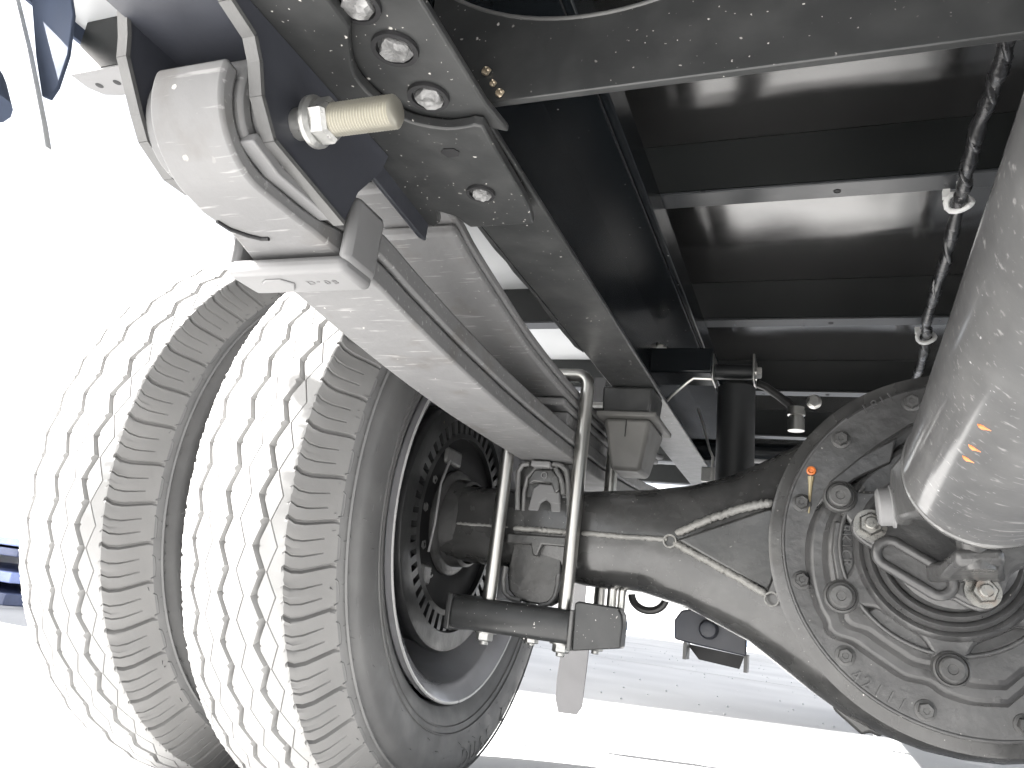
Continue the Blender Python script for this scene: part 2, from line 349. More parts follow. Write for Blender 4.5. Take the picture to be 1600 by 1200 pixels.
# ---- tyres and wheels
def tyre_mb(cx):
    mb = MB(); N = 48; HW = .061
    phs = [0, .045, .08, .115, .25, .34, .365, .39, .47, .5, .53, .62, .66, .685, .71, .80, .90, .97]
    def r0(dx): return .3620-.0105*(abs(dx)/HW)**2.4
    cols = []       # (dx, zig, drop, kind)
    for sgn in (-1, 1):
        pass
    side = [(.080, .222), (.090, .226), (.0965, .236), (.0975, .240), (.1005, .247), (.1045, .262), (.1065, .280), (.1062, .291), (.1040, .2975), (.1030, .2985), (.1003, .3050), (.0993, .3060), (.0955, .3115)]
    for dx, r in side: cols.append((-dx, 0, r, 'side'))
    wall = [(.0925, .3145), (.0890, .3180), (.0840, .3240), (.0780, .3315), (.0715, .3395), (.0650, .3470)]
    wv = {.0890: .02, .0840: .0, .0780: -.03, .0715: -.055, .0650: -.03, .0610: .05}
    for dx, r in wall: cols.append((-dx, 0, r, 'wall'))
    def tread(x, z, d, kind='t'): cols.append((x, z, d, kind))
    tread(-.0610, 0, 0, 'edge'); tread(-.0585, 0, 0)
    for gx, sg in ((-.050, 0), (-.0375, 1), (-.019, 0), (0., 1), (.019, 0), (.0375, 1), (.050, 0)):
        if sg:
            w = .0029
            tread(gx-w, 1, 0, 'gl'); tread(gx-w*.62, 1, .0085, 'gb'); tread(gx+w*.62, 1, .0085, 'gb'); tread(gx+w, 1, 0, 'gr')
        else:
            tread(gx-.0007, -.9, 0, 's'); tread(gx, -.9, .0035, 's'); tread(gx+.0007, -.9, 0, 's')
    tread(.0585, 0, 0); tread(.0610, 0, 0, 'edge')
    for dx, r in reversed(wall): cols.append((dx, 0, r, 'wall'))
    for dx, r in reversed(side): cols.append((dx, 0, r, 'side'))
    rows = []
    for n in range(N):
        for ip, ph in enumerate(phs):
            ang = 2*PI*(n+ph)/N; row = []
            zg = (4*abs(ph-.5)-1)*.0046
            slot = ip in (1, 2)
            sip = ip in (6, 13)
            for dx, z, d, kind in cols:
                if kind == 'side': x, r = dx, d
                elif kind in ('wall', 'edge'):
                    x, r = dx, (d if kind == 'wall' else r0(dx))
                    i_in = kind == 'edge' or abs(dx) < .0900
                    if i_in and slot and kind == 'edge': x -= math.copysign(.0035, dx); r -= .0035
                    elif i_in and slot: x -= math.copysign(.0028, dx); r -= .0028
                    elif i_in and sip and abs(dx) < .082: x -= math.copysign(.0012, dx); r -= .0015
                    elif kind == 'edge' or abs(dx) < .066: r += random.uniform(-.0007, .0005); x += random.uniform(-.0012, .0008)
                else:
                    x = dx+zg*z
                    if kind == 'gl' and ip in (0, 17): x -= .0035
                    if kind == 'gr' and ip in (8, 9, 10): x += .0035 if ip == 9 else .0012
                    r = r0(x)-d
                an = ang+(wv.get(abs(dx), 0)*2*PI/N if kind in ('wall', 'edge') else 0)
                row.append((cx+x, CY-math.cos(an)*r, CZ+math.sin(an)*r))
            rows.append(row)
    nc = len(cols); nr = len(rows)
    mb.v = [Vector(p) for row in rows for p in row]
    for i in range(nr):
        j = (i+1) % nr
        for k in range(nc-1): mb.f.append((i*nc+k, i*nc+k+1, j*nc+k+1, j*nc+k))
    mb.mi = []
    for i in range(nr):
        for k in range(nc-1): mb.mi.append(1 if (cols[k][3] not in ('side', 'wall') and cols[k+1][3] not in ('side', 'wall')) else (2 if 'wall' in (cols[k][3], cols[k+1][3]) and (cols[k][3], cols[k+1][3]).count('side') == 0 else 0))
    return mb
def sidetext(mb, cx, txt, a0, step, size, rad):
    def place(x, y, h, i):
        a = a0+step*i+x/rad*(1 if step > 0 else -1)
        r = rad+y*(1 if step > 0 else -1)
        xx = cx+interp([(.262, .1045), (.280, .1065), (.291, .1062), (.2975, .1040)], r)+h
        return Vector((xx, CY-math.cos(a)*r, CZ+math.sin(a)*r))
    mb.text(txt, size, .0011, place)
XI, XO = -.5145, -.7445
def wheel(cx, inner):
    w = empty('wheel', (cx, CY, GZ), truck, 'inner rear wheel with a brake drum behind its dark rim' if inner else 'outer rear wheel, farthest left')
    mb = tyre_mb(cx)
    if inner:
        sidetext(mb, cx, 'DUAL 4', math.radians(-97), math.radians(-4.8), .030, .2985)
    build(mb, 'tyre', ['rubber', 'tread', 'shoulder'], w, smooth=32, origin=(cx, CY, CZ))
    hr = MB(); rnd = random.Random(5 if inner else 9)
    for k in range(150):
        a = rnd.uniform(0, 2*PI); q = rnd.random()
        if q < .45: dx, r = .0995, rnd.uniform(.3045, .307)
        elif q < .75: dx, r = .0895, .3185
        else: dx, r = .1055, rnd.uniform(.262, .296)
        p = Vector((cx+dx-.001, CY-math.cos(a)*r, CZ+math.sin(a)*r)); d = Vector((.8, -math.cos(a)*.3+rnd.uniform(-.5, .5), math.sin(a)*.3+rnd.uniform(-.5, .5))).normalized()
        hr.tube([p, p+d*rnd.uniform(.003, .0065)], [.0005, .00025], 5)
    for k in range(90):
        a = rnd.uniform(0, 2*PI); r = rnd.uniform(.258, .30); t = rnd.uniform(.004, .010)/r
        xx = cx+interp([(.247, .1005), (.262, .1045), (.282, .1065), (.296, .1065), (.303, .1035)], r)
        pts_ = [(xx, CY-math.cos(a+t*m_/2)*r, CZ+math.sin(a+t*m_/2)*r) for m_ in range(3)]
        hr.tube(pts_, [.0002, .0005, .0002], 4)
    for k in range(48):
        for side_, (dxa, ra, dxb, rb_) in enumerate(((.0937, .3128, .0937, .3128), (.0985, .3070, .0985, .3070))):
            pts_ = []
            for ph_, off_ in ((.16, .0035), (.20, 0), (.45, -.0006), (.70, 0), (.76, .0025)):
                a = 2*PI*(k+ph_+side_*.45)/48; r = ra+off_; pts_.append((cx+dxa-off_*.7, CY-math.cos(a)*r, CZ+math.sin(a)*r))
            hr.tube(pts_, .00085 if side_ == 0 else .0006, 5)
    build(hr, 'moulding_hairs', 'rubber', w, kind='stuff')
    for r0_, r1_, dxx in ((.3085, .3095, .1005), (.255, .2565, .1032), (.247, .2482, .1008)):
        build(MB().lathe([(dxx-.001, r1_+.001), (dxx+.0012, r1_), (dxx+.0012, r0_), (dxx-.001, r0_-.001)], (cx, CY, CZ), (1, 0, 0), 120), 'sidewall_ring', 'rubber', w, smooth=60)
    rb = MB()
    prof = [(.0955, .2215), (.0975, .2225), (.0985, .2200), (.0965, .2165), (.0925, .2120), (.0885, .2040), (.080, .2005), (.060, .1985), (.045, .190), (.0, .186), (-.03, .188), (-.055, .198), (-.085, .201), (-.096, .214), (-.0975, .222), (-.092, .2225), (-.085, .212), (.084, .212), (.089, .2215)]
    rb.lathe(prof, (cx, CY, CZ), (1, 0, 0), 96, closed=True)
    dp = [(-.03, .190), (-.055, .170), (-.075, .14), (-.08, .10), (-.08, .05), (-.085, .05), (-.085, .10), (-.081, .145), (-.06, .176), (-.034, .191)]
    rb.lathe(dp, (cx, CY, CZ), (1, 0, 0), 64, closed=True)
    build(rb, 'rim', 'rim', w, smooth=50, origin=(cx, CY, CZ))
    build(MB().lathe([(.0975, .2228), (.0992, .2215), (.0985, .2192), (.0975, .2192)], (cx, CY, CZ), (1, 0, 0), 96), 'rim_lip', 'lip', w, smooth=50, origin=(cx, CY, CZ))
    if inner:
        d = MB(); cc = (0, CY, CZ)
        # ring of slots built as ribs between two annuli
        xd = -.440
        d.lathe([(xd-.10, .150), (xd-.02, .158), (xd-.012, .1645), (xd-.006, .1655), (xd-.001, .163), (xd, .159), (xd, .1405), (xd-.004, .1385), (xd-.012, .1385), (xd-.012, .12), (xd-.004, .1195), (xd-.003, .113), (xd-.010, .1125)], cc, (1, 0, 0), 96)
        build(MB().lathe([(xd-.0095, .1130), (xd-.011, .106), (xd-.0115, .098), (xd-.0095, .080), (xd-.014, .072), (xd-.022, .0)], cc, (1, 0, 0), 64), 'dust_shield', 'shield', w, smooth=60)
        nr_ = 46
        for k in range(nr_):
            a = 2*PI*(k+.5)/nr_; ca, sa = math.cos(a), math.sin(a); hw = .0046
            def P(r, t, x): return (x, CY+r*ca-t*sa, CZ+r*sa+t*ca)
            vs = [P(.119, -hw, xd-.0125), P(.119, hw, xd-.0125), P(.1392, hw, xd-.0125), P(.1392, -hw, xd-.0125), P(.119, -hw, xd-.0042), P(.119, hw, xd-.0042), P(.1392, hw, xd-.0042), P(.1392, -hw, xd-.0042)]
            d.add(vs, [(0, 1, 2, 3), (7, 6, 5, 4), (0, 4, 5, 1), (1, 5, 6, 2), (2, 6, 7, 3), (3, 7, 4, 0)])
        build(d, 'brake_drum', 'drum', w, smooth=40, origin=(xd, CY, CZ), label='black brake drum with a ring of cooling slots')
        b = MB(); b.lathe([(-.462, .070), (-.450, .069), (-.446, .064), (-.446, .058), (-.428, .056), (-.425, .052)], (0, CY, CZ), (1, 0, 0), 48)
        build(b, 'backing_plate', 'boltblack', w, smooth=40)
        for a, rr in ((150, .078), (175, .08), (205, .078), (235, .076), (120, .075)):
            a = math.radians(a); put(proto('hex', .0065, .007, 'boltblack'), 'bolt', (-.457, CY+(rr+.010)*math.cos(a), CZ+(rr+.010)*math.sin(a)), (1, 0, 0), w)
        b = MB(); b.box(-.462, -.446, CY-.060, CY-.015, CZ+.070, CZ+.092); build(b, 'wheel_cylinder', 'boltblack', w, bevel=.004)
        b = MB(); b.box(-.460, -.444, CY-.085, CY-.060, CZ-.085, CZ-.06); build(b, 'adjuster_cover', 'boltblack', w, bevel=.004)
        b = MB(); b.tube([(-.447, CY-.072, CZ-.045), (-.440, CY-.080, CZ-.01), (-.441, CY-.078, CZ+.04), (-.447, CY-.05, CZ+.075)], .0017, 8); build(b, 'brake_pipe', 'clip', w, smooth=60)
        b = MB(); b.tube([(-.4455, .845, .215), (-.4425, .847, .203), (-.4435, .849, .193)], .0028, 8); build(b, 'yellow_paint_drip', 'yellow', w)
    return w
wheel(XI, True); wheel(XO, False)

# ---- axle housing
axle = empty('axle_housing', (CX, CY, CZ), truck, 'black rear axle housing swelling into the round differential case')
st = [(-.47, .134, .040, .050), (-.40, .136, .038, .052), (-.34, .137, .034, .054), (-.26, .140, .026, .056), (-.187, .147, .024, .057), (-.137, .156, .014, .058), (-.10, .168, -.001, .060), (-.067, .184, -.014, .063), (-.036, .202, -.034, .066),
      (0, .224, -.057, .070), (.03, .243, -.073, .074), (.06, .258, -.085, .077), (.10, .270, -.094, .079), (.133, .273, -.096, .080)]
st = st+[(2*.133-x, a, b, c) for x, a, b, c in reversed(st[:-1])]
hb = MB(); seg = 32; rows = []
for x, zt, zb, hy in st:
    row = []
    for k in range(seg):
        a = 2*PI*k/seg; ca, sa = math.cos(a), math.sin(a); e = .55
        row.append((x, CY+hy*math.copysign(abs(ca)**e, ca), (zt+zb)/2+(zt-zb)/2*math.copysign(abs(sa)**e, sa)))
    rows.append(row)
hb.add([p for r in rows for p in r], [(i*seg+k, i*seg+(k+1) % seg, (i+1)*seg+(k+1) % seg, (i+1)*seg+k) for i in range(len(rows)-1) for k in range(seg)]+[tuple(range(seg)), tuple((len(rows)-1)*seg+k for k in range(seg-1, -1, -1))])
build(hb, 'housing_beam', 'axle', axle, smooth=60, subdiv=1)
DC = (.133, 0, .097)
b = MB(); b.lathe([(-.945, .168), (-.872, .174), (-.868, .180), (-.8605, .1805), (-.859, .177), (-.859, .10)], DC, (0, -1, 0), 96)
build(b, 'housing_ring', 'axle', axle, smooth=30, label='outer ring of the differential case')
def weldbead(pts, r, name='weld_bead'):
    # rippled bead
    P = [Vector(p) for p in pts]; out = []; rs = []
    for a, c in zip(P, P[1:]):
        n = max(2, int((c-a).length/.0022))
        for i in range(n):
            t = i/n; out.append(a.lerp(c, t)+Vector((0, 0, random.uniform(-.0005, .0005)))); rs.append(r*(1+.10*math.sin(len(out)*2.1)+random.uniform(-.12, .12)))
    rs[0] *= .5; rs[-1] *= .6
    return build(MB().tube(out, rs, 8), name, 'weld', axle, smooth=60)
yf = CY-.054
weldbead([(-.425, yf+.004, .083), (-.35, yf+.002, .0835)], .0022)
weldbead([(-.345, yf-.001, .083), (-.30, yf-.002, .0835), (-.267, yf-.002, .084)], .0036)
weldbead([(-.258, yf-.002, .0845), (-.20, yf-.003, .085), (-.155, yf-.004, .086)], .0032)
weldbead([(-.148, yf-.005, .093), (-.11, yf-.008, .113), (-.075, yf-.012, .127), (-.043, yf-.018, .135)], .0045)
weldbead([(-.150, yf-.005, .083), (-.11, yf-.008, .066), (-.07, yf-.012, .048), (-.046, yf-.018, .036)], .0042)
for p in ((-.154, yf-.0045, .084), (-.043, yf-.018, .033)):
    put(proto('ring', .0078, .004, 'weld'), 'weld_plug', p, (0, -1, 0), axle)
# gusset plate between the diverging seams
b = MB(); b.prism([(-.146, .086), (-.046, .130), (-.030, .085), (-.047, .040)], yf-.013, yf+.03, 'Y'); build(b, 'gusset_plate', 'axle', axle, bevel=.003)
# drain boss / bracket at lower right edge of the case
b = MB(); b.prism([(.014, -.048), (.050, -.070), (.068, -.078), (.062, -.087), (.052, -.084), (.045, -.088), (.018, -.068)], .915, .945, 'Y'); build(b, 'drain_bracket', 'axle', axle, bevel=.003)

# ---- differential carrier
diff = empty('differential', (.133, .86, .097), truck, 'round cast differential carrier with ribs and bolts around its flange')
def disc(prof, c, name, m='cast', seg=96, sm=35): return build(MB().lathe(prof, c, (0, -1, 0), seg), name, m, diff, smooth=sm)
disc([(-.875, .158), (-.8555, .1655), (-.850, .1665), (-.8485, .1645), (-.8485, .120)], DC, 'carrier_flange')
# raised body with an irregular outline
def radial(fun, c, y0, y1, name, m='cast', n=144, bev=.003, taper=.0):
    v0 = []; v1 = []; 
    for k in range(n):
        a = 2*PI*k/n; r = fun(a); v0.append((c[0]+r*math.cos(a), y0, c[2]+r*math.sin(a))); r2_ = r-taper; v1.append((c[0]+r2_*math.cos(a), y1, c[2]+r2_*math.sin(a)))
    mb = MB().add(v0+v1, [tuple(range(n)), tuple(range(2*n-1, n-1, -1))]+[(i, (i+1) % n, n+(i+1) % n, n+i) for i in range(n)])
    return build(mb, name, m, diff, smooth=40, bevel=bev)
def bump_(a, c, w): 
    d = (a-c+PI) % (2*PI)-PI; return math.exp(-(d/w)**2)
RD = lambda d: math.radians(d)
CONT = [(0.0864, 0.2224), (0.0543, 0.1979), (0.0248, 0.1699), (0.0012, 0.1355), (-0.0115, 0.1021), (-0.0119, 0.064), (-0.0042, 0.0309), (0.0042, 0.0156), (0.0067, 0.0063), (0.0148, 0.0003), (0.0295, -0.0024), (0.0417, -0.01), (0.0592, -0.02), (0.0762, -0.0287), (0.096, -0.0307), (0.1087, -0.038), (0.1312, -0.0419), (0.1606, -0.0393)]
n_ = 70
a0_ = math.atan2(CONT[-1][1]-DC[2], CONT[-1][0]-DC[0]); a1_ = math.atan2(CONT[0][1]-DC[2], CONT[0][0]-DC[0])
outl = smoothtab(CONT, 3)
outl += [(DC[0]+.128*math.cos(lerp(a0_, a1_, k/n_)), DC[2]+.128*math.sin(lerp(a0_, a1_, k/n_))) for k in range(3, n_-2)]
def tapered(poly, y0, y1, k, c=None, name='carrier_body', bev=.003):
    c = c or (sum(p[0] for p in poly)/len(poly), sum(p[1] for p in poly)/len(poly)); n = len(poly)
    vs = [(p[0], y0, p[1]) for p in poly]+[(c[0]+(p[0]-c[0])*k, y1, c[1]+(p[1]-c[1])*k) for p in poly]
    return build(MB().add(vs, [tuple(range(n)), tuple(range(2*n-1, n-1, -1))]+[(i, (i+1) % n, n+(i+1) % n, n+i) for i in range(n)]), name, 'cast', diff, smooth=40, bevel=bev)
tapered(outl, .852, .836, .955, (DC[0], DC[2]))
tapered([(DC[0]+(x-DC[0])*.90, DC[2]+(z-DC[2])*.90) for x, z in outl], .840, .826, .93, (DC[0], DC[2]))
PC = (.108, 0, .088)
bo = [RD(153), RD(209), RD(271), RD(329), RD(29), RD(91)]
def lobes(a):
    return .078+sum(.031*bump_(a, c, .17) for c in bo)
radial(lambda a: lobes(a)+.004, (.110, 0, .089), .832, .813, 'bearing_boss', taper=.010)
radial(lobes, PC, .815, .800, 'bearing_retainer', taper=.002)
# flat cast pads between the bosses
tapered([(0.0146, 0.1114), (0.0332, 0.1093), (0.0355, 0.0902), (0.0345, 0.0616), (0.0302, 0.0588), (0.0186, 0.0493), (0.0127, 0.082)], .846, 0.806, 0.98, name='casting_pad', bev=.002)
tapered([(0.0401, 0.0275), (0.0529, 0.0365), (0.0729, 0.0316), (0.0923, 0.0218), (0.0969, -0.0027), (0.0675, 0.0075)], .846, 0.806, 0.98, name='casting_pad', bev=.002)
tapered([(-0.0034, 0.123), (0.0129, 0.1388), (0.0389, 0.1578), (0.0674, 0.1742), (0.0733, 0.2015), (0.0388, 0.1791), (0.0098, 0.1515)], .846, 0.822, 0.95, name='casting_pad', bev=.002)
# long raised rim following the flange
def arc_ridge(c, r, a0, a1, y, rr, name='casting_ridge'):
    n = 40; pts = [(c[0]+r(lerp(a0, a1, i/n))*math.cos(RD(lerp(a0, a1, i/n))), y, c[2]+r(lerp(a0, a1, i/n))*math.sin(RD(lerp(a0, a1, i/n)))) for i in range(n+1)]
    build(MB().tube(pts, rr, 8), name, 'cast', diff, smooth=60)
arc_ridge(DC, lambda d: .1655, 130, 300, .850, .0022)
arc_ridge(PC, lambda d: .088, 140, 330, .802, .0022)
for rr, y0, hgt in ((.072, .799, .006), (.064, .793, .009), (.056, .786, .010)):
    disc([(-.80, rr+.0045), (-y0+hgt*.2, rr+.0035), (-y0+hgt*.7, rr), (-y0+hgt*.5, rr-.003), (-y0, rr-.005)], (PC[0], 0, PC[2]), 'seal_ring', 'cast', 72, 60)
disc([(-.79, .052), (-.762, .050), (-.756, .044), (-.740, .042), (-.74, 0)], PC, 'pinion_hub', 'cast', 48)
# bolts round the flange and the pinion retainer
for k in range(12):
    a = RD(107.5+k*29.6)
    r = .1525 if 97 < math.degrees(a) % 360 < 260 else .1525
    put(proto('hex', .0072, .010, 'boltblack'), 'bolt', (DC[0]+r*math.cos(a), .8485, DC[2]+r*math.sin(a)), (0, -1, 0), diff, spin=k)
for a in bo:
    put(proto('round', .0125, .014, 'boltblack'), 'bolt', (PC[0]+.099*math.cos(a), .801, PC[2]+.099*math.sin(a)), (0, -1, 0), diff)
# casting numbers
def flat(ox, oz, y, ang):
    ca, sa = math.cos(ang), math.sin(ang)
    def f(adv):
        def place(x, yy, h, i):
            X = x+i*adv; return Vector((ox+X*ca-yy*sa, y-h, oz+X*sa+yy*ca))
        return place
    return f
t = MB().text('42111', .0165, .0026, flat(.0340, -.0345, .8484, RD(-26))(.0110)); build(t, 'casting_number', 'cast', diff, label='raised casting number 42111')
t = MB().text('RKICR', .0125, .0024, flat(.0205, .1025, .8035, RD(-87))(.0078)); build(t, 'casting_number', 'cast', diff, label='raised casting mark running down beside the retainer')
t = MB().text('L811', .014, .0010, flat(.048, .2315, .8484, RD(30))(.0085)); build(t, 'casting_number', 'cast', diff)
# red plug and its drip
b = MB(); b.lathe([(0, .0048), (.0025, .0046), (.003, .0030), (.0015, .002), (.0015, 0)], (-.007, .8478, .166), (0, -1, 0), 20); build(b, 'sealed_plug', 'red', diff, label='small hole filled with red sealant above a pale drip')
b = MB(); b.tube([(-.007, .8475, .160), (-.0075, .8475, .150), (-.008, .8475, .135), (-.0085, .8475, .122)], [.0034, .0020, .0014, .0008], 8); build(b, 'sealant_drip', 'yellow', diff)

# ---- drive shaft
sh = empty('drive_shaft', (.105, .60, .121), truck, 'silver grey drive shaft running out of the picture at the right')
SD = Vector((.0021, -1, .10)).normalized(); S0 = Vector((.1054, .60, .1213))
b = MB(); b.lathe([(-.004, .044), (-.004, .0475), (.0, .0505), (.004, .0518), (.0095, .0520), (.0105, .0510), (.012, .0506), (.9, .0506), (.9, 0)], S0, SD, 96)
build(b, 'shaft_tube', 'tube', sh, smooth=40)
b = MB(); b.lathe([(.002, .0475), (-.012, .044), (-.03, .036), (-.034, .030), (-.034, 0)], S0, SD, 48)
build(b, 'weld_yoke', 'cast', sh, smooth=40)
J = Vector((.106, .672, .113))
ax1 = Vector((-.93, .05, -.10)).normalized()        # cross arm seen at left
ax1 = Vector((-.975, 0, -.12)).normalized(); ax2 = Vector((.12, 0, -.975)).normalized()
# fork of the shaft: two ears on ax1
for s in (-1, 1):
    e = J+ax1*.047*s
    b = MB(); poly = []
    P0 = S0-SD*.004
    u = ax1*s; w = SD.cross(ax1).normalized()
    vs = []
    for (d1, d2, ww) in ((.0, .030, .026), (.035, .040, .021), (.072, .0385, .017)):
        base = S0-SD*d1
        for (o1, o2) in ((0, -1), (0, 1), (.013, 1), (.013, -1)):
            vs.append(base+u*(d2+o1)+w*ww*o2)
    fs = [(0, 1, 2, 3), (11, 10, 9, 8)]
    for i in range(2):
        for k in range(4): fs.append((4*i+k, 4*i+(k+1) % 4, 4*i+4+(k+1) % 4, 4*i+4+k))
    b.add(vs, fs); build(b, 'yoke_ear', 'cast', sh, bevel=.004)
    put(proto('cap', .0150, .012, 'clip'), 'bearing_cap', J+ax1*(.051)*s, ax1*s, sh)
b = MB(); b.tube([J-ax1*.05, J+ax1*.05], .012, 16); b.tube([J-ax2*.05, J+ax2*.05], .012, 16); build(b, 'universal_joint', 'cast', sh)
# pinion flange: lobed plate with four corner nuts
FC = Vector((.105, .742, .098))
nuts = [Vector((.042, .742, .0985)), Vector((.124, .742, .0525)), Vector((.168, .742, .098)), Vector((.086, .742, .144))]
def sq(a):
    best = 0
    for q in nuts:
        an = math.atan2(q.z-FC.z, q.x-FC.x); d = math.hypot(q.z-FC.z, q.x-FC.x); best = max(best, bump_(a, an, .33)*(d+.015-.050))
    return .050+best
radial2 = [(FC.x+sq(2*PI*k/96)*math.cos(2*PI*k/96), FC.z+sq(2*PI*k/96)*math.sin(2*PI*k/96)) for k in range(96)]
build(MB().prism(radial2, .744, .757, 'Y'), 'companion_flange', 'cast', sh, bevel=.003)
build(MB().prism([(FC.x+(x-FC.x)*.97, FC.z+(z-FC.z)*.97) for x, z in radial2], .731, .743, 'Y'), 'flange_yoke', 'cast', sh, bevel=.003)
for i, q in enumerate(nuts):
    put(proto('nut', .0094, .019, 'yellowzinc'), 'nut', (q.x, .7305, q.z), (0, -1, 0), sh, spin=i*.7)
# oval socket between the two lower nuts
def oval(c, ang, L, R, y, rr, name):
    pts = []
    ca, sa = math.cos(ang), math.sin(ang)
    for k in range(40):
        t = 2*PI*k/40; x = R*math.cos(t)+(L if math.cos(t) > 0 else -L); z = R*math.sin(t); pts.append((c[0]+x*ca-z*sa, y, c[1]+x*sa+z*ca))
    return MB().tube(pts, rr, 10, closed=True)
for s in (1,):
    build(oval((.0745, .0655), RD(-29), .020, .0105, .723, .0045, 'x'), 'yoke_socket_rim', 'cast', sh, smooth=60)
    b = MB(); n = 24; ca, sa = math.cos(RD(-29)), math.sin(RD(-29)); poly = []
    for k in range(n):
        t = 2*PI*k/n; x = .012*math.cos(t)+(.021 if math.cos(t) > 0 else -.021); z = .012*math.sin(t); poly.append((.0745+x*ca-z*sa, .0655+x*sa+z*ca))
    b.prism(poly, .7245, .735, 'Y'); build(b, 'yoke_socket', 'cast', sh, bevel=.001)
for s in (-1, 1):
    vs = []
    for (yy, off, ww, th) in ((.733, .036, .030, .016), (.70, .041, .021, .014), (.66, .040, .016, .012)):
        base = Vector((J.x, yy, J.z-(yy-.672)*.12))
        u = ax2*s; w = Vector((0, 1, 0)).cross(ax2).normalized()
        for (o1, o2) in ((0, -1), (0, 1), (th, 1), (th, -1)): vs.append(base+u*(off+o1-.004)+w*ww*o2)
    fs = [(0, 1, 2, 3), (11, 10, 9, 8)]+[(4*i+k, 4*i+(k+1) % 4, 4*i+4+(k+1) % 4, 4*i+4+k) for i in range(2) for k in range(4)]
    build(MB().add(vs, fs), 'yoke_ear', 'cast', sh, bevel=.004)
# orange marks on the tube
def onTube(t, ang, rr=.0508):
    u = SD.cross(Vector((0, 0, 1))).normalized(); w = u.cross(SD); return S0+SD*t+(u*math.cos(ang)+w*math.sin(ang))*rr
MARK0 = 20

# ---- leaf spring
spr = empty('leaf_spring', (-.31, .95, .17), truck, 'grey leaf spring of two main leaves below two curved helper leaves')
XL, XR = -.347, -.275
low = smoothtab([(.33, .1895), (.40, .1885), (.45, .1835), (.52, .1775), (.60, .1725), (.70, .1690), (.86, .1680), (1.0, .1690), (1.15, .174), (1.3, .183), (1.5, .202)], 5)
T1 = .0165
def leaf(name, pts, th, xl=XL, xr=XR, label=None, bev=.003):
    top = [(y, z+th) for y, z in pts]
    return build(MB().strip(pts, top, xl, xr), name, 'spring', spr, smooth=50, bevel=bev, label=label)
# bottom leaf with its open half wrap round the eye
EC = (.2845, .2325); RW = .0435
wrap = []
for d in range(170, 271, 5):
    a = RD(d); wrap.append((EC[0]+RW*math.cos(a), EC[1]+RW*math.sin(a), math.cos(a), math.sin(a)))
bot = [(y, z) for y, z, c, s in wrap]; top = [(y-c*.0098, z-s*.0098) for y, z, c, s in wrap]
xl = []; xr = []
for y, z in bot: xl.append(-.3225-.004*max(0, (y-.26))/.03); xr.append(-.2755)
for y, z in [(.30, .1888), (.315, .1888)]: bot.append((y, z)); top.append((y, z+.0095)); xl.append(-.330); xr.append(-.275)
for y, z in low: bot.append((y, z)); top.append((y, z+min(T1, .010+(y-.33)*.2))); xl.append(max(XL, -.333-(y-.33)*.35)); xr.append(XR)
build(MB().strip(bot, top, xl, xr), 'leaf', 'spring', spr, smooth=50, bevel=.0022, label='lowest leaf, its end curled round the spring eye')
# main leaf with full eye
ew = []
for d in range(80, -271, -8):
    a = RD(-d+0); 
for d in range(70, 271, 8):
    a = RD(d); ew.append((EC[0]+.0325*math.cos(a), EC[1]+.0325*math.sin(a), math.cos(a), math.sin(a)))
bot = [(y, z) for y, z, c, s in ew]; top = [(y-c*.009, z-s*.009) for y, z, c, s in ew]
for y, z in low[1:]:
    k = min(1, (y-.33)/.06); bot.append((y, lerp(.2015, z+T1+.002, k))); top.append((y, lerp(.211, z+T1+.002+T1, k)))
build(MB().strip(bot, top, -.338, XR+.002), 'leaf', 'spring', spr, smooth=50, bevel=.0022, label='main leaf with the rolled eye')
h1 = smoothtab([(.497, .2745), (.54, .2645), (.603, .2545), (.677, .2440), (.763, .2370), (.866, .2330), (1.0, .2330), (1.1, .236), (1.2, .2435), (1.3, .255), (1.4, .27)], 5)
h2 = smoothtab([(.447, .2875), (.497, .2860), (.54, .2760), (.603, .2660), (.677, .2555), (.763, .2485), (.866, .2445), (1.0, .2445), (1.1, .2475), (1.2, .255), (1.3, .2665), (1.4, .2815), (1.45, .29)], 5)
leaf('leaf', h1, .0105, label='shorter helper leaf'); leaf('leaf', h2, .0105, label='longer helper leaf on top')
sp = smoothtab([(.82, .2225), (.866, .2215), (1.0, .2215), (1.12, .226), (1.2, .233)], 5)
leaf('leaf', sp, .0095)
build(MB().box(XL+.002, XR-.002, .845, 1.06, .2035, .2205), 'spacer', 'spring', spr, bevel=.002)
# bush, sleeve and pin
b = MB(); b.lathe([(-.338, .0235), (-.270, .0235), (-.270, .014), (-.338, .014)], (0, EC[0], EC[1]), (1, 0, 0), 40, closed=True); build(b, 'bush', 'clip', spr)
# rebound clip
b = MB()
for x0, x1, y0, y1, z0, z1 in ((-.356, -.266, .352, .386, .1755, .1865),):
    b.box(x0, x1, y0, y1, z0, z1)
b.box(-.2725, -.264, .352, .386, .182, .226); b.box(-.3575, -.349, .352, .386, .182, .226)
build(b, 'rebound_clip', 'clip', spr, bevel=.005, label='bent steel clip clasping the leaves')
b = MB(); b.box(-.346, -.276, .345, .392, .2135, .2215); build(b, 'clip_plate', 'clip', spr, bevel=.003)
b = MB(); b.prism([(-.337, .366), (-.330, .361), (-.318, .361), (-.312, .368), (-.318, .377), (-.330, .377)], .1742, .1757, 'Z'); build(b, 'rivet_head', 'clip', spr, bevel=.001)
t = MB().text('D-08', .008, .0002, lambda x, y, h, i: Vector((-.300+x+i*.006, .366+y*1., .1753-h))); build(t, 'stamp', 'spring', spr, label='faint stamped mark on the clip')
# stamped groove on the wrap
b = MB(); b.tube([(-.3265, .3085, .1884), (-.3255, .318, .1881), (-.320, .3275, .1884), (-.314, .333, .1886), (-.309, .3335, .1886)], .0013, 8); build(b, 'stamped_groove', 'dark', spr)
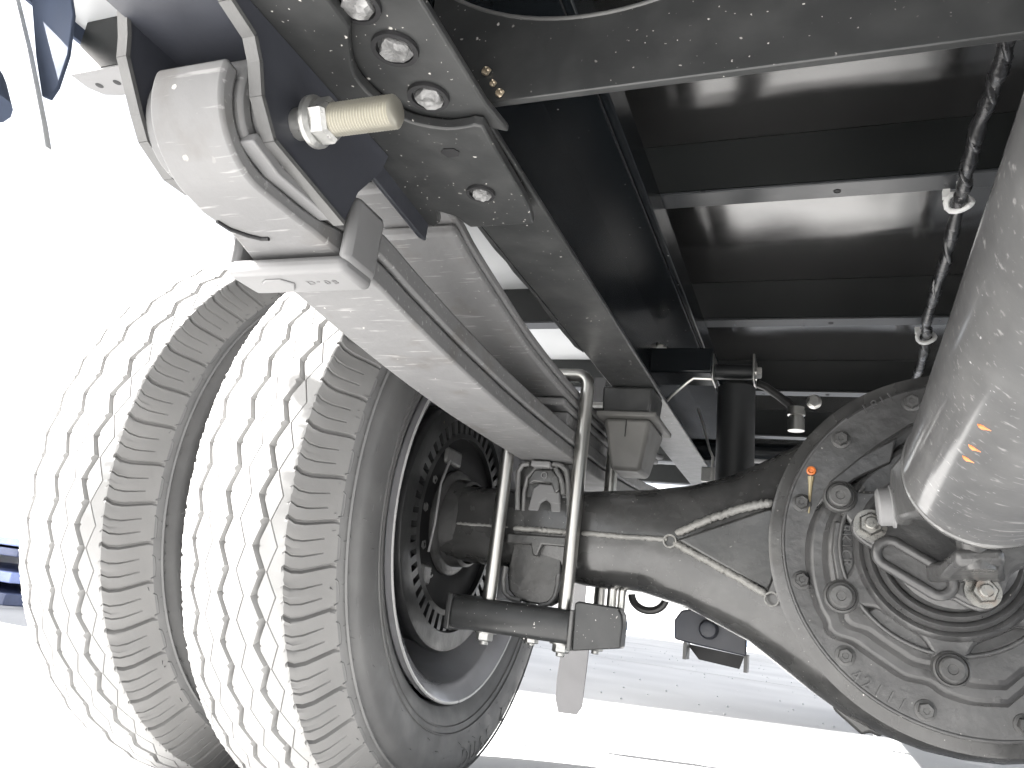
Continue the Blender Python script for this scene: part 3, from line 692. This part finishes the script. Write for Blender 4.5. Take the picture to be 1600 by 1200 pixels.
# U-bolts
def ubolt(y, nm='u_bolt', lab=None):
    x0, x1 = -.357, -.2635; r = .0082; zt = .2735; R = .014; pts = [(x0, y, -.012), (x0, y, .10), (x0, y, zt-R)]
    for k in range(1, 7): a = PI-k*PI/12; pts.append((x0+R+R*math.cos(a), y, zt-R+R*math.sin(a)))
    for k in range(0, 7): a = PI/2-k*PI/12; pts.append((x1-R+R*math.cos(a), y, zt-R+R*math.sin(a)))
    pts += [(x1, y, .10), (x1, y, -.012)]
    build(MB().tube(pts, r, 20), nm, 'zinc', spr, smooth=60, label=lab)
ubolt(.868, lab='bright plated U-bolt nearest the camera'); ubolt(1.02)
# spring seat: stamped frames between the U-bolts, above and below the weld
def frame(pts, y, r, name, m='clip', closed=False): build(MB().tube([(x, y, z) for x, z in pts], r, 10, closed=closed), name, m, spr, smooth=60)
yb = .878
seat = empty('spring_seat', (-.31, .90, .09), truck, 'black stamped spring seat welded round the axle between the U-bolts')
def sbuild(mb, name, m='clip', bevel=.002): return build(mb, name, m, seat, bevel=bevel, smooth=40)
sbuild(MB().prism([(-.345, .105), (-.352, .164), (-.280, .168), (-.276, .105)], yb+.016, yb+.05, 'Y'), 'seat_block', 'axle')
def stube(pts, y, r, name, m='clip'): return build(MB().tube([(x, y, z) for x, z in pts], r, 10), name, m, seat, smooth=60)
stube([(-.3415, .105), (-.3445, .130), (-.3465, .152), (-.342, .161), (-.333, .163)], yb+.006, .0032, 'seat_flange', 'seatedge')
stube([(-.302, .1645), (-.292, .163), (-.284, .157), (-.281, .145), (-.277, .120), (-.275, .104)], yb+.006, .0032, 'seat_flange', 'seatedge')
stube([(-.336, .105), (-.338, .128), (-.336, .146), (-.327, .158), (-.314, .161)], yb+.012, .0025, 'seat_flange', 'seatedge')
stube([(-.300, .160), (-.293, .150), (-.288, .139), (-.286, .128)], yb+.010, .0035, 'seat_flange', 'seatedge')
sbuild(MB().box(-.328, -.303, yb-.004, yb+.02, .158, .166), 'seat_tab')
sbuild(MB().prism([(-.330, .106), (-.326, .134), (-.318, .140), (-.300, .1395), (-.291, .130), (-.287, .106), (-.300, .106), (-.3015, .116), (-.308, .121), (-.3145, .116), (-.316, .106)], yb+.010, yb+.017, 'Y'), 'seat_plate', 'spring')
sbuild(MB().prism([(-.333, .143), (-.326, .156), (-.303, .158), (-.293, .148), (-.290, .133), (-.296, .128), (-.302, .140), (-.324, .141), (-.331, .137)], yb+.006, yb+.0135, 'Y'), 'seat_plate', 'axle')
put(proto('ring', .004, .003, 'clip'), 'hole_rim', (-.3115, yb+.0065, .1495), (0, -1, 0), seat)
# lower cup
sbuild(MB().prism([(-.350, .076), (-.270, .078), (-.272, .066), (-.304, .066), (-.308, .052), (-.314, .052), (-.318, .065), (-.350, .063)], yb+.002, yb+.014, 'Y'), 'seat_web', 'axle')
sbuild(MB().prism([(-.344, .064), (-.282, .064), (-.278, .02), (-.284, .006), (-.298, -.003), (-.330, -.001), (-.343, .010), (-.347, .03)], yb+.012, yb+.05, 'Y'), 'seat_cup', 'axle')
stube([(-.3465, .036), (-.347, .020), (-.3435, .006), (-.335, .0005), (-.322, -.001)], yb+.002, .0030, 'seat_flange', 'seatedge')
stube([(-.297, -.003), (-.287, .000), (-.281, .008), (-.279, .020), (-.279, .034)], yb+.002, .0030, 'seat_flange', 'seatedge')
sbuild(MB().box(-.333, -.304, yb-.004, yb+.014, -.010, -.003), 'seat_tab', 'spring')
# bottom clamp plate
cl = empty('clamp_plate', (-.31, .94, -.03), truck, 'black clamp plate under the axle holding the U-bolts')
b = MB(); prof = [(.842, -.008), (.848, -.004), (1.04, -.004), (1.04, -.040), (.846, -.040), (.840, -.036), (.838, -.022)]
b.prism(prof, -.392, -.247, 'X'); build(b, 'plate', 'chassis', cl, bevel=.003, smooth=60)
build(MB().box(-.400, -.3925, .842, 1.04, -.043, -.002), 'end_plate', 'chassis', cl, bevel=.002)
for x, y in ((-.357, .868), (-.2635, .868), (-.31, .90), (-.357, 1.02), (-.2635, 1.02)):
    put(proto('nut', .0095 if x != -.31 else .008, .015 if x != -.31 else .010, 'zincdull'), 'nut', (x, y, -.040), (0, 0, -1), cl, spin=.3)
b = MB(); b.prism([(-.2445, .004), (-.240, .0065), (-.196, .0055), (-.191, -.002), (-.1895, -.012), (-.1905, -.036), (-.2425, -.0455)], .838, .862, 'Y'); build(b, 'shock_mount_block', 'chassis', cl, bevel=.002)
build(MB().box(-.2475, -.2435, .834, .93, -.046, -.004), 'mount_plate', 'edge', cl, bevel=.001)
build(MB().tube([(-.226, .93, .03), (-.226, .93, 0)], .006, 12), 'stud', 'zinc', cl)
build(MB().tube([(-.214, .93, .03), (-.214, .93, 0)], .005, 12), 'stud', 'zinc', cl)

# ---- frame rail, gusset, hanger
def rail(sx):
    o = 1 if sx < 0 else -1
    X = (lambda x: x) if sx < 0 else (lambda x: 2*.131-x)
    r = empty('frame_rail', (X(-.22), 1.2, .36), truck, 'black channel frame rail above the leaf spring, speckled with dried splashes' if sx < 0 else 'matching far side frame rail')
    b = MB(); b.prism([(X(x), z) for x, z in ((-.252, .28), (-.1935, .28), (-.1935, .2855), (-.2465, .2855), (-.2465, .4495), (-.1935, .4495), (-.1935, .455), (-.252, .455))], -.8, 3.3, 'Y')
    build(b, 'rail_channel', ['chassis'], r, bevel=.0015)
    b = MB(); b.box(min(X(-.258), X(-.1855)), max(X(-.258), X(-.1855)), .30, 3.3, .4565, .498); build(b, 'bed_sill', 'frame', r, bevel=.002)
    return r
rl = rail(-1); rr_ = rail(1)
# inner skin inside the channel: a darker, glossier sheet over the web
b = MB(); b.prism([(-.2462, .287), (-.2442, .287), (-.2442, .4465), (-.1930, .4465), (-.1930, .4490), (-.2462, .4490)], -.78, 3.29, 'Y'); build(b, 'web_liner', 'frame', rl)
# narrower torn-looking outer lip behind the hanger
b = MB(); e = [(-.252, .45)]
y = .45
while y < .80: e.append((-.2545-random.uniform(0, .003), y)); y += .022
e += [(-.252, .80)]
b.prism(e, .2795, .2835, 'Z'); build(b, 'flange_lip', 'chassis', rl)
# gusset A (bolted) and hanger flange B
gA = [(-.262, -.5), (-.183, -.5), (-.183, .345), (-.1795, .372), (-.190, .366), (-.262, .366)]
b = MB().prism(gA, .2725, .2785, 'Z'); build(b, 'gusset_plate', 'chassis', rl, bevel=.0015)
hang = empty('spring_hanger', (-.30, .3, .24), truck, 'black spring hanger bracket with two bent side plates round the spring eye')
fB = [(-.268, -.5), (-.2225, -.5), (-.2225, .262)]
for q in smoothtab([(-.2225, .262), (-.231, .275), (-.2405, .297), (-.2385, .322), (-.229, .340), (-.212, .3495), (-.200, .3505), (-.192, .3495)], 4): fB.append(q)
fB += [(-.187, .352), (-.188, .366), (-.191, .44), (-.196, .47), (-.247, .47), (-.252, .452), (-.262, .443), (-.268, .460), (-.276, .466), (-.2835, .455), (-.2755, .322), (-.271, .244)]
b = MB().prism(fB, .2640, .2712, 'Z'); build(b, 'hanger_flange', 'chassis', hang, bevel=.0012)
b = MB().prism([(-.274, .365), (-.2705, .365), (-.2785, .462), (-.282, .455)], .250, .265, 'Z'); build(b, 'flange_lip', 'bracket', hang, bevel=.001)
# bolts / weld plugs in it
for x, y, z, r in ((-.216, .256, .2722, .0105), (-.2125, .2885, .2722, .0110), (-.213, .329, .2722, .0105), (-.218, .422, .2638, .0085)):
    put(proto('ring', r*1.18, .0022, 'dark'), 'bolt_recess', (x, y, z), (0, 0, -1), hang)
    put(proto('plug', r*.80, .004, 'weldplug'), 'weld_plug', (x+.0008, y, z-.0002), (0, 0, -1), hang, spin=y*30)
b = MB(); b.prism([(-.2245, .372), (-.221, .3685), (-.2145, .3695), (-.212, .373), (-.2145, .3775), (-.222, .3775)], .2632, .2637, 'Z'); build(b, 'slot_hole', 'dark', hang)
# side plates (polygons in Y,Z)
pr = [(.10, .2635), (.215, .2635), (.2215, .2535), (.2405, .2485), (.2475, .2390), (.2540, .2240), (.2690, .2080), (.3380, .1975), (.3465, .2235), (.3660, .2500), (.3700, .2635)]
b = MB().prism(pr, -.2665, -.2615, 'X'); build(b, 'side_plate', 'bracket', hang, smooth=0)
def edgestrip(poly, x0, x1, name, parent, off=.0006, w=.0052):
    # the paler rear edge of a plate: thin strip proud of it
    mb = MB()
    for (y0, z0), (y1, z1) in zip(poly, poly[1:]):
        d = Vector((y1-y0, z1-z0)); n = Vector((-d.y, d.x)).normalized()
        if n.x > 0 or (abs(n.x) < .2 and n.y > 0): n = -n
        a = (y0+n.x*off, z0+n.y*off); c = (y1+n.x*off, z1+n.y*off); a2 = (y0-n.x*.002, z0-n.y*.002); c2 = (y1-n.x*.002, z1-n.y*.002)
        mb.prism([a, c, c2, a2], x0-.0004, x1+.0004, 'X')
    build(mb, name, 'edge', parent)
edgestrip(pr[1:8], -.2672, -.2605, 'plate_edge', hang)
pl = [(.225, .46), (.200, .40), (.212, .31), (.2260, .272), (.2320, .2560), (.2345, .2450), (.2510, .2220), (.2600, .2110), (.2810, .2010), (.2980, .2010), (.34, .215), (.36, .26), (.44, .30), (.44, .46)]
b = MB().prism(pl, -.3435, -.3385, 'X'); build(b, 'side_plate', 'bracket', hang, smooth=0)
edgestrip(pl[2:10], -.3438, -.3378, 'plate_edge', hang)
build(MB().box(-.3385, -.2665, .12, .335, .264, .270), 'top_plate', 'bracket', hang)
# inner plates running along the eye, seen below the right plate
b = MB(); b.strip([(.262, .2045), (.285, .1985), (.335, .1990)], [(.264, .2105), (.287, .2045), (.337, .2050)], -.2775, -.2672); build(b, 'wear_strip', 'clip', hang, bevel=.001)
# hanger bolt and nut
b = MB(); b.tube([(-.3455, EC[0], EC[1]), (-.2645, EC[0], EC[1])], .0125, 28); build(b, 'pin', 'clip', hang)
b = MB(); thr = [(-.240, .0086)]
x = -.238
while x < -.2035: thr += [(x, .0087), (x+.0008, .0077), (x+.0016, .0087)]; x += .0017
thr += [(-.202, .0082), (-.2008, .0070), (-.2008, 0)]
b.lathe(thr, (0, EC[0], EC[1]-.004), (1, 0, 0), 28); build(b, 'bolt_thread', 'thread', hang, smooth=50, label='bright threaded end of the hanger bolt')
b = MB(); NZ = (0, EC[0], EC[1]-.004)
b.lathe([(-.2615, .0085), (-.2505, .0085)], NZ, (1, 0, 0), 28)
b.lathe([(-.2515, 0), (-.2515, .0138), (-.2490, .0138), (-.2470, .0118), (-.2470, 0)], NZ, (1, 0, 0), 32)
b.lathe([(-.2475, 0), (-.2475, .0120), (-.2400, .0120), (-.2380, .0100), (-.2380, 0)], NZ, (1, 0, 0), 6)
build(b, 'nut', 'zincdull', hang, smooth=30, label='bright hexagon nut and washer')

# ---- cross member plate with a round cut
cm = empty('cross_member', (.131, .365, .36), truck, 'black cross member plate with a curved cut-out, dotted with pale splashes')
poly = [(-.2440, .2895), (.506, .2895), (.506, .42)]
cxa, cza, ra = -.128, .5135, .171
poly += [(.12, .45)]
for k in range(31):
    a = RD(-22-k*136/30); px, pz = cxa+ra*math.cos(a), cza+ra*math.sin(a)
    if px > -.2440: poly.append((px, pz))
poly += [(-.2440, .4480)] if poly[-1][1] < .44 else []
b = MB().prism(poly, .3635, .3690, 'Y'); build(b, 'web_plate', 'chassis', cm, bevel=.0008)
pts = [(cxa+ra*math.cos(RD(-22-k*110/30)), .3640, cza+ra*math.sin(RD(-22-k*110/30))) for k in range(31)]
build(MB().tube(pts, .0016, 8), 'cutout_edge', 'edge', cm, smooth=60)  # pale bead painted in for light catching the plate thickness
for p, r in (((-.196, .3625, .312), .0030), ((-.190, .3625, .302), .0022), ((-.1845, .3625, .2945), .0028)):
    put(proto('plug', r, .002, 'brass'), 'paint_chip', p, (0, -1, 0), cm)

# ---- cargo bed underside
bed = empty('cargo_bed', (.131, 1.6, .57), truck, 'black steel underside of the cargo bed with cross bearers')
FX0, FX1 = -.80, 1.06
ys = [.005, .44, .872, 1.292, 1.712, 2.132, 2.552, 2.972]
for i, (a, c) in enumerate(zip([-.9, -.43]+ys, [-.43]+ys+[3.3])):
    build(MB().box(-.262, .53, a+.002, c-.002, .5705, .5745), 'floor_sheet', 'floor', bed)
    build(MB().box(FX0, -.264, a+.002, c-.002, .5705, .5745), 'floor_sheet', 'silver', bed, label='pale outer floor sheet above the tyres, light from below put into its colour')  # outer sheets paler to stand in for ground-bounced light
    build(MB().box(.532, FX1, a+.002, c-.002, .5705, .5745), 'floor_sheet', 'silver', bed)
for y in [-.43]+ys:
    FL = -.262 if y == .44 else FX0+.02
    b = MB(); b.box(FL, FX1-.02, y-.030, y-.026, .5040, .5700); build(b, 'bearer_web', 'member', bed)
    b = MB(); b.box(FL, FX1-.02, y-.030, y+.0025, .4995, .5035); build(b, 'bearer_flange', 'flange', bed, bevel=.001)
    if y == .44:
        b = MB(); b.box(-.785, -.262, .489, .4935, .5025, .5700); build(b, 'outrigger_web', 'member', bed)
        b = MB(); b.prism([(-.785, .489), (-.785, .512), (-.775, .527), (-.755, .532), (-.262, .532), (-.262, .489)], .4990, .5020, 'Z'); build(b, 'outrigger_flange', 'clip', bed, bevel=.001)
        for x in (-.765, -.738): b = MB(); b.lathe([(0, .0045), (.0003, 0)], (x, .511, .4988), (0, 0, -1), 16); build(b, 'hole', 'dark', bed)
        put(proto('nut', .005, .006, 'zincdull'), 'bolt', (-.70, .4885, .535), (0, -1, 0), bed)
    for x in (.015, .36)+(() if y == .44 else (-.60, -.70)):
        put(proto('ring', .0042, .0006, 'dark'), 'hole', (x, y-.012, .4995), (0, 0, -1), bed)
        b = MB(); b.lathe([(0, .0034), (.0003, 0)], (x, y-.012, .4995), (0, 0, -1), 16); build(b, 'hole', 'dark', bed)
b = MB(); b.box(FX0-.006, FX0, -.9, 3.3, .5535, .66); build(b, 'side_rail', 'mudguard', bed, bevel=.001)
b = MB(); b.box(FX1, FX1+.006, -.9, 3.3, .5535, .66); build(b, 'side_rail', 'mudguard', bed, bevel=.001)

# ---- bump stop
bs = empty('bump_stop', (-.215, .95, .25), truck, 'grey rubber bump stop under the frame rail, above the axle')
b = MB(); b.prism([(-.262, .279), (-.196, .279), (-.199, .246), (-.260, .2435)], .93, 1.0, 'Y'); build(b, 'mount', 'chassis', bs, bevel=.003)
def frust(x0, x1, y0, y1, zt, X0, X1, Y0, Y1, zb):
    return MB().add([(x0, y0, zt), (x1, y0, zt), (x1, y1, zt), (x0, y1, zt), (X0, Y0, zb), (X1, Y0, zb), (X1, Y1, zb), (X0, Y1, zb)], [(0, 1, 2, 3), (7, 6, 5, 4), (0, 4, 5, 1), (1, 5, 6, 2), (2, 6, 7, 3), (3, 7, 4, 0)])
build(frust(-.264, -.187, .915, 1.03, .243, -.264, -.187, .915, 1.03, .236), 'lip', 'bump', bs, bevel=.002)
build(frust(-.256, -.195, .925, 1.02, .236, -.245, -.207, .94, 1.0, .172), 'cushion', 'bump', bs, bevel=.005)


b = MB(); b.box(-.2262, -.2256, .9235, .9260, .212, .234); build(b, 'mould_line', 'dark', bs)
# ---- shock absorber beside the rail
sk = empty('shock_absorber', (-.12, 1.15, .28), truck, 'black shock absorber standing between frame rail and differential')
b = MB(); b.lathe([(0, .0275), (.26, .0275), (.262, .024), (.262, 0)], (-.1165, 1.15, .345), (0.02, 0, -1), 40); build(b, 'body', 'shock', sk)
b = MB(); b.tube([(-.180, 1.15, .371), (-.092, 1.15, .371)], .0115, 20); build(b, 'eye', 'shock', sk)
for x in (-.1505, -.0915):
    b = MB(); b.box(x-.0015, x+.0015, 1.125, 1.175, .352, .392); build(b, 'bracket', 'zinc', sk, bevel=.001)
put(proto('hex', .009, .008, 'zinc'), 'bolt', (-.0895, 1.15, .370), (1, 0, 0), sk)
b = MB(); b.tube([(-.150, 1.13, .3535), (-.178, 1.13, .354), (-.186, 1.13, .348), (-.212, 1.14, .328), (-.236, 1.15, .300)], .0022, 8); build(b, 'bracket_edge', 'zinc', sk)
b = MB(); b.box(-.246, -.15, 1.12, 1.19, .36, .40); build(b, 'mount_arm', 'frame', sk, bevel=.003)
# ---- breather hose with chrome coupling
hs = empty('brake_hose', (-.04, 1.2, .33), truck, 'short black hose ending in a bright metal coupling')
b = MB(); b.tube([(-.090, 1.2, .368), (-.078, 1.2, .363), (-.060, 1.2, .350), (-.044, 1.2, .337), (-.036, 1.2, .325)], .0062, 14); build(b, 'hose', 'hose', hs, smooth=60)
b = MB(); b.lathe([(0, .0128), (.012, .0128), (.013, .0105), (.017, .0105), (.018, .0122), (.036, .0122), (.036, 0)], (-.033, 1.2, .331), (0.02, 0, -1), 28); b.lathe([(0, .0128), (0, .0100), (.004, .0095)], (-.033, 1.2, .331), (0.02, 0, -1), 28)
build(b, 'coupling', 'zinc', hs, smooth=30)
put(proto('hex', .0085, .012, 'zinc'), 'bolt', (-.008, 1.2, .341), (0, -1, 0), hs)
# behind the differential: transverse tube
b = MB(); b.tube([(-.24, 1.55, .335), (.50, 1.55, .335)], .022, 24); build(b, 'cross_tube', 'frame', truck)
# ---- wiring harness along the bed
wh = empty('wiring_harness', (.14, 1.0, .47), truck, 'black taped wiring harness running along the bed bearers')
pts = []
for i, (x, y) in enumerate(((.122, .30), (.128, .45), (.133, .594), (.136, .65), (.133, .714), (.132, .77), (.136, .829), (.139, .87), (.143, .983), (.144, 1.09), (.147, 1.197), (.153, 1.279), (.158, 1.40), (.163, 1.518), (.168, 1.624), (.17, 1.8))):
    pts.append((x+random.uniform(-.002, .002), y, .471+random.uniform(-.003, .003)))
ps = []
V = [Vector(p) for p in pts]
for i in range(len(V)-1):
    for k in range(6):
        t = k/6; p0, p1, p2, p3 = V[max(i-1, 0)], V[i], V[i+1], V[min(i+2, len(V)-1)]
        ps.append(.5*((2*p1)+(-p0+p2)*t+(2*p0-5*p1+4*p2-p3)*t*t+(-p0+3*p1-3*p2+p3)*t**3))
# twisted pair reads as bumpy silhouette
rs = [.0068+.0012*math.sin(i*1.3) for i in range(len(ps))]
build(MB().tube(ps, rs, 12), 'cable', 'cable', wh, smooth=60)
tw = [p+Vector((math.cos(i*.9)*.0045, 0, math.sin(i*.9)*.0045)) for i, p in enumerate(ps)]
build(MB().tube(tw, .0038, 8), 'cable', 'cable', wh, smooth=60)
for x, y, z in ((.1375, .858, .474), (.1535, 1.279, .474), (.163, 1.70, .474)):
    b = MB(); n = 14; pts = [(x+.0125*math.cos(2*PI*k/n), y+.004*math.sin(4*PI*k/n), z+.010*math.sin(2*PI*k/n)) for k in range(n)]
    b.tube(pts, .0032, 8, closed=True); b.box(x-.0155, x-.0085, y-.003, y+.004, z+.006, z+.016); b.tube([(x, y, z+.008), (x, y, .4995)], .002, 8)
    build(b, 'cable_clamp', 'tie', wh)
# ---- small bracket hanging beyond the axle
cb = empty('cable_guide', (-.115, .975, -.01), truck, 'small black bracket with a round boss hanging under the axle arm')
yq = 1.01
S = lambda p: (p[0]*yq/.97, p[1]*yq/.97)
b = MB(); b.prism([S(p) for p in ((-.150, .012), (-.136, .016), (-.100, .006), (-.077, .0), (-.0735, -.006), (-.0735, -.030), (-.140, -.024), (-.156, -.022), (-.1575, .0))], yq, yq+.006, 'Y'); build(b, 'plate', 'bracket', cb, bevel=.002)
b = MB(); b.lathe([(0, .012), (.006, .0115), (.010, .009), (.011, .006), (.0105, 0)], (-.1215, yq, -.006), (0, -1, 0), 28); build(b, 'boss', 'bracket', cb)
b = MB(); b.prism([S(p) for p in ((-.145, -.026), (-.078, -.031), (-.083, -.046), (-.130, -.042))], yq+.03, yq+.036, 'Y'); build(b, 'lower_plate', 'dark', cb)
build(MB().box(-.152, -.148, yq+.006, yq+.036, -.045, -.024), 'side_lug', 'edge', cb)
build(MB().box(-.0795, -.0755, yq+.006, yq+.036, -.050, -.030), 'side_lug', 'edge', cb)
b = MB(); pts = [(-.2+.022*math.cos(RD(a)), 1.02, .025+.018*math.sin(RD(a))) for a in range(180, 361, 15)]; b.tube(pts, .005, 10); build(b, 'brake_pipe', 'hose', truck, label='small looped black pipe below the axle')

# ---- mud flap seen beyond the axle
b = MB(); fl = [(-.4855, -.06), (-.4855, -.10), (-.488, -.15), (-.486, -.185), (-.478, -.207), (-.440, -.205), (-.431, -.19), (-.428, -.10), (-.428, -.06)]
b.prism([(x, z) for x, z in fl], 1.60, 1.606, 'Y'); b.box(-.47, -.445, 1.60, 1.604, -.06, .50)
build(b, 'mud_flap', 'shade', truck, label='narrow hanging rubber flap beyond the axle')

# ---- corner marker bracket at the bed's edge, top left
mk = empty('mudguard_stay', (-.83, .42, .48), truck, 'blue-grey curved mudguard stay at the edge of the bed')
b = MB(); b.prism([(-.82, .57), (-.786, .545), (-.727, .458), (-.668, .365), (-.652, .338), (-.660, .336), (-.700, .372), (-.748, .44)], .405, .412, 'Y'); build(b, 'strap', 'silver', mk, bevel=.001)
b = MB().prism([(-.79, .57), (-.735, .57), (-.700, .505), (-.688, .455), (-.688, .418), (-.694, .405), (-.706, .41), (-.735, .46)], .42, .424, 'Y'); build(b, 'round_plate', 'mudguard', mk, bevel=.001)
b = MB(); b.tube([(-.84, .43, .47), (-.80, .42, .44), (-.775, .42, .405)], .018, 12); build(b, 'lamp_housing', 'mudguard', mk, bevel=0)

# ---- orange paint marks on the drive shaft
def camside(t, off):
    # a point of the tube surface at distance t, turned off degrees from the tube's underside
    w = Vector((0, 0, -1)); w = (w-SD*w.dot(SD)).normalized(); u = SD.cross(w)
    a = RD(off); return S0+SD*t+(w*math.cos(a)+u*math.sin(a))*.0506
for t, off, L in ((.195, -43, .010), (.166, -42, .006), (.148, -42, .006)):
    ps_ = [camside(t+L*k/4*.6, off+k*3.2) for k in (-1.1, -.6, 0, .5, 1.2)]
    build(MB().tube(ps_, [.0002, .0011, .0015, .0007, .0002], 6), 'paint_mark', 'orange', sh, smooth=60)

# ---- small fasteners and clips on the far part of the frame rail
for y, z in ((1.165, .415), (1.20, .385)):
    put(proto('nut', .007, .014, 'zinc'), 'bolt', (-.2435, y, z), (1, 0, 0), rl)
b = MB(); b.tube([(-.202, 1.35, .366), (-.190, 1.35, .334), (-.177, 1.35, .291), (-.171, 1.35, .279), (-.172, 1.35, .240)], .0022, 8)
build(b, 'pipe_bracket', 'zinc', rl, smooth=60, label='thin bright bracket hanging beyond the shock absorber')
b = MB(); b.box(-.190, -.164, 1.35, 1.358, .236, .262); build(b, 'bracket_foot', 'zincdull', rl, bevel=.002)
